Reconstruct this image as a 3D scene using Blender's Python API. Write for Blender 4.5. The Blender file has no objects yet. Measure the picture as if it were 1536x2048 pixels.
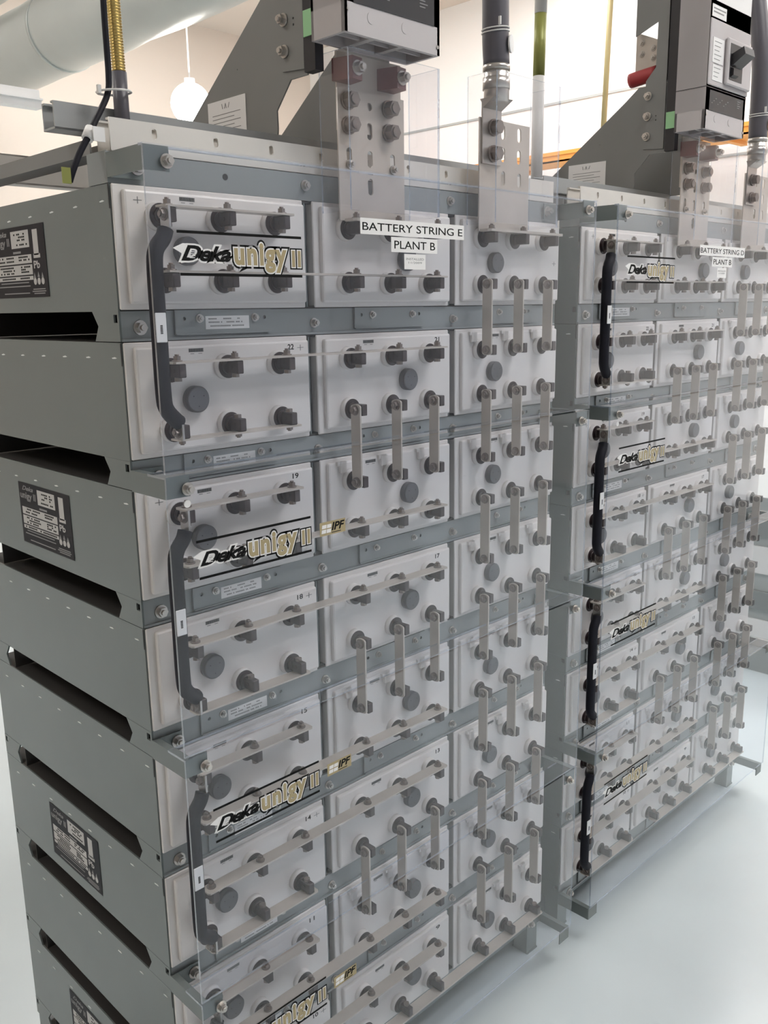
import bpy, bmesh, math, random
from mathutils import Vector, Matrix
random.seed(4)
PI = math.pi
C = bpy.context.scene.collection
S = bpy.context.scene
ZT = 1.935          # height of the top tier's upper edge above the floor
P = 0.23            # tier pitch
HC = 0.181          # height of a cell face
W = 0.361           # width of a cell
DX = 0.383          # column pitch
RW = 1.127          # rack width
RD = 0.664          # rack depth
OFF = 1.228         # distance from the near rack to the far rack

# ------------------------------------------------------------------ camera
cam = bpy.data.objects.new('camera', bpy.data.cameras.new('camera'))
C.objects.link(cam)
rt = Vector((0.71091519, -0.70312321, -0.0147423))
dn = Vector((-0.16628091, -0.14768183, -0.97495679))
fw = Vector((0.68333758, 0.69556296, -0.22190522))
m3 = Matrix((rt, -dn, -fw)).transposed()
cam.matrix_world = Matrix.Translation((-0.69033, -1.26480, -0.18411 + ZT)) @ m3.to_4x4()
cam.data.sensor_fit = 'VERTICAL'
cam.data.sensor_height = 24
cam.data.lens = 1791.7 / 2048 * 24
cam.data.clip_start = 0.05
S.camera = cam

# ------------------------------------------------------------------ world, light, exposure
S.view_settings.view_transform = 'Standard'
S.view_settings.look = 'None'
S.view_settings.gamma = 1
S.view_settings.use_curve_mapping = False
S.view_settings.exposure = 0.24
S.cycles.use_denoising = True
S.cycles.transparent_max_bounces = 40
S.cycles.max_bounces = 10
S.cycles.diffuse_bounces = 5
S.cycles.glossy_bounces = 5
S.cycles.sample_clamp_indirect = 4
wd = bpy.data.worlds.new('world'); S.world = wd; wd.use_nodes = True
wd.node_tree.nodes['Background'].inputs[0].default_value = (0.9, 0.95, 1, 1)
wd.node_tree.nodes['Background'].inputs[1].default_value = 0.3
LAMP = 25.5         # emission of the ceiling lights
GLOBE = 30.0

# ------------------------------------------------------------------ materials
def lin(c):
    return tuple(((v / 255) / 12.92 if v <= 10 else ((v / 255 + 0.055) / 1.055) ** 2.4) for v in c)
def mat(name, col, rough=0.5, metal=0.0, var=0.0, scale=8.0, bump=0.0, emit=None, estr=0, spec=0.5, coat=0.0):
    m = bpy.data.materials.new(name); m.use_nodes = True
    nt = m.node_tree; b = nt.nodes['Principled BSDF']
    c = tuple(col) + (1,)
    b.inputs['Base Color'].default_value = c
    b.inputs['Roughness'].default_value = rough
    b.inputs['Metallic'].default_value = metal
    b.inputs['Specular IOR Level'].default_value = spec
    b.inputs['Coat Weight'].default_value = coat
    if emit:
        b.inputs['Emission Color'].default_value = tuple(emit) + (1,)
        b.inputs['Emission Strength'].default_value = estr
    if var or bump:
        tc = nt.nodes.new('ShaderNodeTexCoord')
        n = nt.nodes.new('ShaderNodeTexNoise'); n.inputs['Scale'].default_value = scale; n.inputs['Detail'].default_value = 5
        nt.links.new(tc.outputs['Object'], n.inputs['Vector'])
        if var:
            r = nt.nodes.new('ShaderNodeMapRange')
            r.inputs[3].default_value = 1 - var; r.inputs[4].default_value = 1 + var
            r.inputs[1].default_value = .3; r.inputs[2].default_value = .7
            nt.links.new(n.outputs[0], r.inputs[0])
            v = nt.nodes.new('ShaderNodeVectorMath'); v.operation = 'SCALE'
            v.inputs[0].default_value = c[:3]
            nt.links.new(r.outputs[0], v.inputs[3])
            nt.links.new(v.outputs[0], b.inputs['Base Color'])
        if bump:
            bp = nt.nodes.new('ShaderNodeBump'); bp.inputs['Strength'].default_value = bump; bp.inputs['Distance'].default_value = .002
            nt.links.new(n.outputs[0], bp.inputs['Height']); nt.links.new(bp.outputs[0], b.inputs['Normal'])
    return m

M = {}
M['steel'] = mat('grey_painted_steel', (0.168, 0.192, 0.188), 0.27, 0.0, 0.05, 3)
M['steel_dark'] = mat('dark_steel', (0.035, 0.032, 0.03), 0.7)
M['frame'] = mat('frame_steel', (0.27, 0.29, 0.29), 0.38, 0.0, 0.04, 5)
M['strut'] = mat('galvanised_strut', (0.72, 0.69, 0.645), 0.45, 0.05, 0.04, 6)
M['gusset'] = mat('gusset_paint', (0.22, 0.22, 0.215), 0.45, 0.0, 0.04, 6)
M['white'] = mat('white_plastic', (0.77, 0.735, 0.71), 0.38, 0, 0.02, 4)
M['gap'] = mat('gap_shade_black', (0.02, 0.02, 0.022), 0.6)  # flat black that paints the shade in gaps, slots and holes
M['seal'] = mat('terminal_seal', (0.035, 0.02, 0.02), 0.45)
M['post'] = mat('lead_post', (0.062, 0.047, 0.047), 0.42, 0.2, 0.15, 60)
M['strap'] = mat('tinned_strap', (0.56, 0.505, 0.45), 0.36, 0.2, 0.06, 20)
M['bolt'] = mat('bolt_steel', (0.55, 0.52, 0.49), 0.28, 0.9)
M['boltdark'] = mat('bolt_bronze', (0.26, 0.22, 0.20), 0.35, 0.7)
M['vent'] = mat('vent_cap_grey', (0.115, 0.115, 0.125), 0.5)
M['cable'] = mat('cable_jacket', (0.010, 0.010, 0.016), 0.6, spec=.25)
M['tape'] = mat('grey_heat_shrink', (0.10, 0.095, 0.11), 0.4)
M['gold'] = mat('brass_conduit', (0.62, 0.45, 0.16), 0.3, 0.8)
M['yg'] = mat('green_conduit', (0.28, 0.29, 0.08), 0.4, 0.2)
M['label'] = mat('label_white', (0.85, 0.84, 0.83), 0.5)
M['ink'] = mat('ink_black', (0.006, 0.006, 0.006), 0.7, spec=.15)
M['inkgrey'] = mat('ink_grey', (0.25, 0.25, 0.25), 0.5)
M['goldink'] = mat('ink_gold', (0.42, 0.34, 0.19), 0.4, 0.2)
M['decalblack'] = mat('sticker_black', (0.014, 0.013, 0.018), 0.5, spec=.2)
M['sticktext'] = mat('sticker_white', (0.5, 0.49, 0.48), 0.4)
M['green'] = mat('green_sticker', (0.33, 0.62, 0.33), 0.5)
M['breaker'] = mat('breaker_grey', (0.52, 0.49, 0.495), 0.45)
M['black'] = mat('black_moulding', (0.018, 0.017, 0.02), 0.4)
M['red'] = mat('red_insulator', (0.42, 0.045, 0.05), 0.4)
M['maroon'] = mat('maroon_lug', (0.20, 0.085, 0.085), 0.4)
M['wall'] = mat('wall_paint', (0.90, 0.89, 0.88), 0.6)
M['bluewall'] = mat('slate_front_wall', (0.34, 0.36, 0.40), 0.6)  # unseen front wall, tone kept dark to weaken shield reflections
M['cream'] = mat('cream_wall', (0.66, 0.59, 0.525), 0.6)
M['ceil'] = mat('ceiling_paint', (0.70, 0.64, 0.58), 0.7)
M['duct'] = mat('duct_wrap', (0.44, 0.47, 0.455), 0.3, 0.2, 0.05, 2, 0.3)
M['orange'] = mat('orange_tray', (0.85, 0.36, 0.07), 0.5)
M['cab'] = mat('cabinet_grey', (0.42, 0.45, 0.45), 0.5)
M['lampglass'] = mat('lamp_diffuser', (1, 1, 1), 0.5, emit=(1.0, 0.975, 0.95), estr=LAMP)
M['globe'] = mat('globe_glass', (1, 1, 1), 0.5, emit=(1.0, 0.95, 0.88), estr=GLOBE)
M['lamphouse'] = mat('lamp_housing', (0.8, 0.8, 0.8), 0.5)
M['tie'] = mat('zip_tie', (0.75, 0.74, 0.72), 0.4)
M['nick'] = mat('bare_metal_nick', (0.75, 0.78, 0.76), 0.5)

def floor_mat():
    m = mat('floor_coating', (0.61, 0.68, 0.71), 0.22, 0, 0.05, 1.4)
    nt = m.node_tree; b = nt.nodes['Principled BSDF']
    n = nt.nodes.new('ShaderNodeTexNoise'); n.inputs['Scale'].default_value = 3.5; n.inputs['Detail'].default_value = 6
    tc = nt.nodes.new('ShaderNodeTexCoord'); nt.links.new(tc.outputs['Object'], n.inputs['Vector'])
    r = nt.nodes.new('ShaderNodeMapRange'); r.inputs[3].default_value = .18; r.inputs[4].default_value = .28
    nt.links.new(n.outputs[0], r.inputs[0]); nt.links.new(r.outputs[0], b.inputs['Roughness'])
    return m
M['floor'] = floor_mat()

def acrylic(name, tint, haze, gain=1.45):
    # thin clear sheet: straight transmission plus surface reflection, a little scuff haze
    m = bpy.data.materials.new(name); m.use_nodes = True
    nt = m.node_tree; nt.nodes.clear(); N = nt.nodes.new; Lk = nt.links.new
    out = N('ShaderNodeOutputMaterial'); tr = N('ShaderNodeBsdfTransparent'); tr.inputs[0].default_value = tuple(tint) + (1,)
    gl = N('ShaderNodeBsdfGlossy'); gl.inputs['Roughness'].default_value = 0.06
    gl.inputs[0].default_value = (1, 1, 1, 1)
    fr = N('ShaderNodeFresnel'); fr.inputs[0].default_value = 1.49
    geo = N('ShaderNodeNewGeometry')
    inv = N('ShaderNodeMath'); inv.operation = 'SUBTRACT'; inv.inputs[0].default_value = 1
    Lk(geo.outputs['Backfacing'], inv.inputs[1])
    mul = N('ShaderNodeMath'); mul.operation = 'MULTIPLY'; Lk(fr.outputs[0], mul.inputs[0]); Lk(inv.outputs[0], mul.inputs[1])
    m2 = N('ShaderNodeMath'); m2.operation = 'MULTIPLY'; m2.use_clamp = True; m2.inputs[1].default_value = gain
    Lk(mul.outputs[0], m2.inputs[0])
    mx = N('ShaderNodeMixShader'); Lk(m2.outputs[0], mx.inputs[0]); Lk(tr.outputs[0], mx.inputs[1]); Lk(gl.outputs[0], mx.inputs[2])
    df = N('ShaderNodeBsdfDiffuse'); df.inputs[0].default_value = (.75, .8, .9, 1)
    ns = N('ShaderNodeTexNoise'); ns.inputs['Scale'].default_value = 6; ns.inputs['Detail'].default_value = 8
    tc = N('ShaderNodeTexCoord'); Lk(tc.outputs['Object'], ns.inputs['Vector'])
    mr = N('ShaderNodeMapRange'); mr.inputs[1].default_value = .35; mr.inputs[2].default_value = .75
    mr.inputs[3].default_value = haze * .4; mr.inputs[4].default_value = haze * 1.8
    Lk(ns.outputs[0], mr.inputs[0])
    mx2 = N('ShaderNodeMixShader'); Lk(mr.outputs[0], mx2.inputs[0]); Lk(mx.outputs[0], mx2.inputs[1]); Lk(df.outputs[0], mx2.inputs[2])
    Lk(mx2.outputs[0], out.inputs[0])
    return m
M['acrylic'] = acrylic('clear_acrylic', (0.955, 0.965, 0.985), 0.003)
M['acrylic_edge'] = acrylic('acrylic_edge', (0.72, 0.78, 0.87), 0.22, 3)
M['cover'] = acrylic('cover_acrylic', (0.97, 0.97, 0.98), 0.008)

# ------------------------------------------------------------------ mesh helpers
class MB:
    def __init__(s, *mats):
        s.bm = bmesh.new(); s.mats = [M[k] for k in mats]
    def _setm(s, faces, mi, smooth=False):
        for f in faces: f.material_index = mi; f.smooth = smooth
    def box(s, x0, x1, y0, y1, z0, z1, mi=0, bev=0.0, seg=1):
        t = bmesh.new()
        bmesh.ops.create_cube(t, size=1, matrix=Matrix.Translation(((x0 + x1) / 2, (y0 + y1) / 2, (z0 + z1) / 2)) @ Matrix.Diagonal((abs(x1 - x0), abs(y1 - y0), abs(z1 - z0), 1)))
        if bev: bmesh.ops.bevel(t, geom=t.edges[:], offset=bev, segments=seg, affect='EDGES', profile=.5)
        s._merge(t, mi); return s
    def _merge(s, t, mi, smooth=False):
        mp = {v: s.bm.verts.new(v.co) for v in t.verts}
        for f in t.faces:
            try: nf = s.bm.faces.new([mp[v] for v in f.verts])
            except ValueError: continue
            nf.material_index = mi; nf.smooth = smooth or f.smooth
        t.free()
    def cyl(s, p0, p1, r, n=16, mi=0, r2=None, caps=True, rot=0.0):
        p0 = Vector(p0); p1 = Vector(p1); d = p1 - p0
        q = d.to_track_quat('Z', 'Y').to_matrix()
        r2 = r if r2 is None else r2
        a = []; b = []
        for i in range(n):
            t = 2 * PI * i / n + rot
            v = q @ Vector((math.cos(t), math.sin(t), 0))
            a.append(s.bm.verts.new(p0 + v * r)); b.append(s.bm.verts.new(p1 + v * r2))
        for i in range(n):
            f = s.bm.faces.new((a[i], a[(i + 1) % n], b[(i + 1) % n], b[i])); f.material_index = mi; f.smooth = n > 8
        if caps:
            f = s.bm.faces.new(a[::-1]); f.material_index = mi
            f = s.bm.faces.new(b); f.material_index = mi
        return s
    def hexbolt(s, p, d, r, h, mi=0, washer=True):
        p = Vector(p); d = Vector(d).normalized()
        if washer: s.cyl(p, p + d * h * .25, r * 1.35, 16, mi)
        s.cyl(p + d * h * .2, p + d * h, r, 6, mi)
        s.cyl(p + d * h, p + d * h * 1.35, r * .55, 12, mi)
        return s
    def prism(s, poly, axis, a, b, mi=0, capmi=None):
        def pt(u, v, w):
            return {0: (w, u, v), 1: (u, w, v), 2: (u, v, w)}[axis]
        A = [s.bm.verts.new(pt(u, v, a)) for u, v in poly]; B = [s.bm.verts.new(pt(u, v, b)) for u, v in poly]
        n = len(poly); out = []
        for i in range(n):
            f = s.bm.faces.new((A[i], A[(i + 1) % n], B[(i + 1) % n], B[i])); f.material_index = mi; out.append(f)
        cm = mi if capmi is None else capmi
        f = s.bm.faces.new(A[::-1]); f.material_index = cm
        f = s.bm.faces.new(B); f.material_index = cm
        return out
    def tube(s, pts, r, n=12, mi=0, caps=True, sub=4):
        pts = [Vector(p) for p in pts]
        if sub > 1 and len(pts) > 2:
            q = [pts[0]]
            ext = [2 * pts[0] - pts[1]] + pts + [2 * pts[-1] - pts[-2]]
            for i in range(1, len(ext) - 2):
                p0, p1, p2, p3 = ext[i - 1:i + 3]
                for k in range(1, sub + 1):
                    t = k / sub
                    q.append(.5 * ((2 * p1) + (p2 - p0) * t + (2 * p0 - 5 * p1 + 4 * p2 - p3) * t * t + (3 * p1 - p0 - 3 * p2 + p3) * t ** 3))
            pts = q
        rs = r if isinstance(r, (list, tuple)) else [r] * len(pts)
        if len(rs) != len(pts): rs = [rs[min(len(rs) - 1, int(i * len(rs) / len(pts)))] for i in range(len(pts))]
        rings = []; up = Vector((0.13, 0.97, 0.2)).normalized(); prev = None
        for i, p in enumerate(pts):
            t = (pts[min(i + 1, len(pts) - 1)] - pts[max(i - 1, 0)]).normalized()
            if prev is None: u = (up - up.dot(t) * t).normalized()
            else: u = (prev - prev.dot(t) * t).normalized()
            prev = u; w = t.cross(u)
            rings.append([s.bm.verts.new(p + (u * math.cos(2 * PI * k / n) + w * math.sin(2 * PI * k / n)) * rs[i]) for k in range(n)])
        for i in range(len(rings) - 1):
            for k in range(n):
                f = s.bm.faces.new((rings[i][k], rings[i][(k + 1) % n], rings[i + 1][(k + 1) % n], rings[i + 1][k])); f.smooth = True; f.material_index = mi
        if caps:
            s.bm.faces.new(rings[0][::-1]).material_index = mi; s.bm.faces.new(rings[-1]).material_index = mi
        return s
    def add_mesh(s, me, mtx, mi=0):
        t = bmesh.new(); t.from_mesh(me); t.transform(mtx); s._merge(t, mi); return s
    def mesh(s, name):
        bmesh.ops.recalc_face_normals(s.bm, faces=s.bm.faces[:])
        me = bpy.data.meshes.new(name); s.bm.to_mesh(me); s.bm.free()
        for m in s.mats: me.materials.append(m)
        return me

def link(name, me, parent=None, loc=(0, 0, 0)):
    o = bpy.data.objects.new(name, me); C.objects.link(o); o.location = loc
    if parent is not None: o.parent = parent
    return o
def tag(o, label, cat, group=None):
    o['label'] = label; o['category'] = cat
    if group: o['group'] = group
ROOTS = []
def thing(name, label, cat, base, group=None, keep=True):
    o = bpy.data.objects.new(name, None); o.empty_display_size = .05; C.objects.link(o)
    o.location = (base[0], base[1], base[2] + ZT); tag(o, label, cat, group)
    o['_b'] = list(base)
    if keep: ROOTS.append(o)
    return o
def part(name, mb, root, sub=None, label=None):
    # vertices are in rack coordinates; a part hangs on its thing, a sub-part on its part
    me = mb if isinstance(mb, bpy.types.Mesh) else mb.mesh(name)
    if sub is None:
        b = root['_b']; o = link(name, me, root, (-b[0], -b[1], -b[2]))
    else:
        o = link(name, me, sub)
    if label: o['label'] = label
    return o
def solo(name, mb, label, cat, group=None, keep=True):
    me = mb.mesh(name)
    xs = [v.co.x for v in me.vertices]; ys = [v.co.y for v in me.vertices]; zs = [v.co.z for v in me.vertices]
    b = Vector(((min(xs) + max(xs)) / 2, (min(ys) + max(ys)) / 2, min(zs)))
    me.transform(Matrix.Translation(-b))
    o = link(name, me, None, (b.x, b.y, b.z + ZT)); tag(o, label, cat, group)
    if keep: ROOTS.append(o)
    return o
def struct(name, mb):
    o = link(name, mb.mesh(name)); o['kind'] = 'structure'; return o
def dup(o, parent=None, dx=0):
    c = o.copy(); C.objects.link(c)
    if parent is not None: c.parent = parent
    else: c.location.x += dx
    for ch in o.children:
        if ch.name.startswith('gold_badge'): continue      # only the near rack carries the badges
        dup(ch, c)
    return c

# 2-D curve helper: text or a plate with holes, converted to a mesh
def curve_mesh(cu):
    o = bpy.data.objects.new('tmp', cu); C.objects.link(o)
    bpy.context.view_layer.update()
    me = bpy.data.meshes.new_from_object(o.evaluated_get(bpy.context.evaluated_depsgraph_get()))
    bpy.data.objects.remove(o); return me
TC = {}
def text_raw(s, shear=0.0, offset=0.0, extrude=0.004, spacing=1.0):
    k = (s, shear, offset, extrude, spacing)
    if k in TC: return TC[k]
    cu = bpy.data.curves.new('t', 'FONT'); cu.body = s; cu.shear = shear; cu.offset = offset; cu.extrude = extrude
    cu.space_character = spacing; cu.resolution_u = 4
    me = curve_mesh(cu); TC[k] = me; return me
def bounds(me):
    xs = [v.co.x for v in me.vertices]; ys = [v.co.y for v in me.vertices]
    return min(xs), max(xs), min(ys), max(ys)
def text_mtx(base, x0, x1, z0, z1, y, plane='front'):
    a, b, c, d = bounds(base); sx = (x1 - x0) / (b - a); sz = (z1 - z0) / (d - c)
    m = Matrix.Translation((x0 - a * sx, 0, z0 - c * sz)) @ Matrix(((sx, 0, 0, 0), (0, 0, -.02, 0), (0, sz, 0, 0), (0, 0, 0, 1)))
    return Matrix.Translation((0, y, 0)) @ m
def put_text(mb, s, x0, x1, z0, z1, y, mi, shear=0.0, offset=0.0, ref_off=0.0, mtx=None, spacing=1.0):
    ref = text_raw(s, shear, ref_off, spacing=spacing)
    m = text_mtx(ref, x0, x1, z0, z1, y)
    if mtx is not None: m = mtx @ m
    mb.add_mesh(text_raw(s, shear, offset, spacing=spacing), m, mi)
def plate_mesh(outer, holes, th):
    cu = bpy.data.curves.new('p', 'CURVE'); cu.dimensions = '2D'; cu.fill_mode = 'BOTH'; cu.extrude = th / 2
    for lp in [outer] + holes:
        sp = cu.splines.new('POLY'); sp.points.add(len(lp) - 1)
        for i, (x, y) in enumerate(lp): sp.points[i].co = (x, y, 0, 1)
        sp.use_cyclic_u = True
    return curve_mesh(cu)
def circ(x, y, r, n=14, stretch=0.0):
    out = []
    for i in range(n):
        t = 2 * PI * i / n
        out.append((x + r * math.cos(t), y + r * math.sin(t) + (stretch if math.sin(t) > 0 else -stretch)))
    return out
FR = Matrix(((1, 0, 0, 0), (0, 0, -1, 0), (0, 1, 0, 0), (0, 0, 0, 1)))        # plane x,z facing -y
SIDE = Matrix(((0, 0, 1, 0), (1, 0, 0, 0), (0, 1, 0, 0), (0, 0, 0, 1)))       # first coord -> y, second -> z
def plate_front(mb, outer, holes, y, th, mi=0):
    mb.add_mesh(plate_mesh(outer, holes, th), Matrix.Translation((0, y, 0)) @ FR, mi)
def plate_side(mb, outer, holes, x, th, mi=0):
    mb.add_mesh(plate_mesh(outer, holes, th), Matrix.Translation((x, 0, 0)) @ SIDE, mi)

ORD = ['topmost', 'second', 'third', 'fourth', 'fifth', 'sixth', 'seventh', 'lowest']
COL = ['left column', 'middle column', 'right column']
POSX = (0.067, 0.175, 0.283)
ZR = (-0.044, -0.138)

# ------------------------------------------------------------------ room
X0, X1, Y0, Y1, CH = -4.0, 6.8, -5.0, 7.5, 4.7
b = MB('floor'); b.box(X0, X1, Y0, Y1, -.1, 0); struct('floor', b)
b = MB('ceil'); b.box(X0, X1, Y0, Y1, CH, CH + .1); struct('ceiling', b)
b = MB('cream'); b.box(X0, X1, Y1, Y1 + .1, 0, CH); struct('wall_back', b)
b = MB('bluewall'); b.box(X0, X1, Y0 - .1, Y0, 0, CH); struct('wall_front', b)
b = MB('cream'); b.box(X0 - .1, X0, Y0, Y1, 0, CH); struct('wall_left', b)
b = MB('wall'); b.box(X1, X1 + .1, Y0, Y1, 0, CH); struct('wall_right', b)
b = MB('cab'); b.box(X1 - .012, X1, Y0, Y1, 3.58, 3.60); struct('trim_1', b)
b = MB('cab'); b.box(X1 - .012, X1, Y0, Y1, 2.92, 2.935); struct('trim_2', b)

def ceiling_light(x, y, i):
    t = thing('ceiling_light', 'white fluorescent ceiling light with flat glowing diffuser, unseen, placed for the light it gives', 'ceiling light', (x, y, CH - ZT - .08), 'ceiling lights', keep=False)
    z1 = CH - ZT
    h = MB('lamphouse'); h.box(x - .75, x + .75, y - .2, y + .2, z1 - .06, z1); part('housing', h, t)
    d = MB('lampglass'); d.box(x - .71, x + .71, y - .16, y + .16, z1 - .075, z1 - .06); part('diffuser', d, t)
k = 0
for x, y in ((-2.4, 1.2), (0.6, 3.4), (2.0, -2.7), (3.6, -2.7), (1.3, -1.9), (2.9, -1.7), (5.2, -2.7), (5.6, -.6), (3.6, 1.2), (5.6, 1.2), (5.6, 3.4), (4.6, 5.6), (2.6, 5.6), (-.2, 5.6)):  # unseen fixtures; several added to brighten cell fronts and walls
    ceiling_light(x, y, k); k += 1

# ------------------------------------------------------------------ one battery cell, built in cell coordinates (top left front corner = 0)
def cell_case():
    b = MB('white')
    b.box(.003, W - .003, .001, .62, -.177, -.004)
    b.box(0, W, -.004, .0005, -HC, 0, bev=.0015)
    b.box(.014, W - .003, -.0125, -.002, -.173, -.007, bev=.004, seg=2)
    for x in POSX:
        for z in ZR: b.cyl((x, -.010, z), (x, -.0235, z), .0215, 28, r2=.0200)
    return b.mesh('case')
def term_meshes():
    out = []
    for x in POSX:
        for z in ZR:
            s = MB('seal'); s.cyl((x, -.0225, z), (x, -.0245, z), .0190, 28)
            p = MB('post'); p.cyl((x, -.0235, z), (x, -.031, z), .0125, 20)
            p.box(x - .0065, x + .0065, -.058, -.030, z - .0105, z + .0105, bev=.0012)
            p.cyl((x - .0075, -.041, z), (x + .0075, -.041, z), .0035, 10)
            out.append((p.mesh('terminal'), s.mesh('seal_ring')))
    return out
CASE = cell_case(); TERMS = term_meshes()
def vent_mesh(x):
    b = MB('vent', 'black'); z = -.093
    b.cyl((x, -.011, z), (x, -.024, z), .0215, 36); b.cyl((x, -.024, z), (x, -.0265, z), .0215, 36, r2=.019)
    for a in (.5, 2.6, 4.7): b.cyl((x + .011 * math.cos(a), -.0262, z + .011 * math.sin(a)), (x + .011 * math.cos(a), -.0268, z + .011 * math.sin(a)), .0011, 8, 1)
    return b.mesh('vent_cap')
VENT = [vent_mesh(.113), vent_mesh(.225), vent_mesh(.115)]
def barcode_mesh():
    b = MB('inkgrey', 'ink')
    x = .108
    b.box(.108, .136, -.0128, -.0124, -.0185, -.0125, 0)
    for i in range(12): b.box(.109 + i * .0022, .1101 + i * .0022, -.0130, -.0126, -.018, -.013, 1)
    for a in (.111, .126): b.box(a, a + .007, -.0128, -.0124, -.0215, -.0205, 0)
    return b.mesh('barcode')
BAR = barcode_mesh()
def plus_mesh(x, z):
    b = MB('inkgrey'); b.box(x - .007, x + .007, -.0129, -.0124, z - .0005, z + .0005); b.box(x - .0006, x + .0006, -.0129, -.0124, z - .005, z + .005)
    return b.mesh('plus_sign')
PLUS = {0: plus_mesh(.036, -.022), 1: plus_mesh(.338, -.02)}
CLIPS = []
for x in POSX:
    b = MB('white'); b.box(x - .035, x - .012, -.0185, -.012, -.013, -.006); b.box(x - .03, x - .014, -.0215, -.012, -.028, -.006, bev=.002)
    CLIPS.append(b.mesh('strap_clip'))
NUM = [[23, 24, 1], [22, 21, 2], [19, 20, 3], [18, 17, 4], [15, 16, 5], [14, 13, 6], [11, 12, 7], [10, 9, 8]]

def vstraps(c, t):   # does column c carry vertical straps from tier t down to t+1
    return (c == 2 and t < 7) or (c == 1 and t in (1, 3, 5))

def make_cell(c, t):
    bx, bz = c * DX, -t * P
    nm = ''
    r = thing('battery_cell', 'white battery cell with six dark terminals, %s tier, %s, near rack' % (ORD[t], COL[c]), 'battery', (bx + W / 2, 0.03, bz - HC), 'white battery cells in the racks')
    loc = (-W / 2, -0.03, HC)
    link('case', CASE, r, loc)
    for p, s in TERMS:
        o = link('terminal', p, r, loc); link('seal_ring', s, o)
    link('vent_cap', VENT[c], r, loc)
    if not (c == 2 and t == 0): link('barcode', BAR, r, loc)
    if c == 0: link('plus_sign', PLUS[t % 2], r, loc)
    if c == 2 and t == 0: link('plus_sign', PLUS[1], r, (loc[0], loc[1], loc[2] - .07))
    if t > 0 and c < 2:
        b = MB('ink'); put_text(b, str(NUM[t][c]), .310, .323, -.0225, -.0135, -.0126, 0, offset=.02)
        link('cell_number', b.mesh('cell_number'), r, loc)
    if t > 0 and vstraps(c, t - 1):
        for m in CLIPS: link('strap_clip', m, r, loc)
    return r

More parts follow.
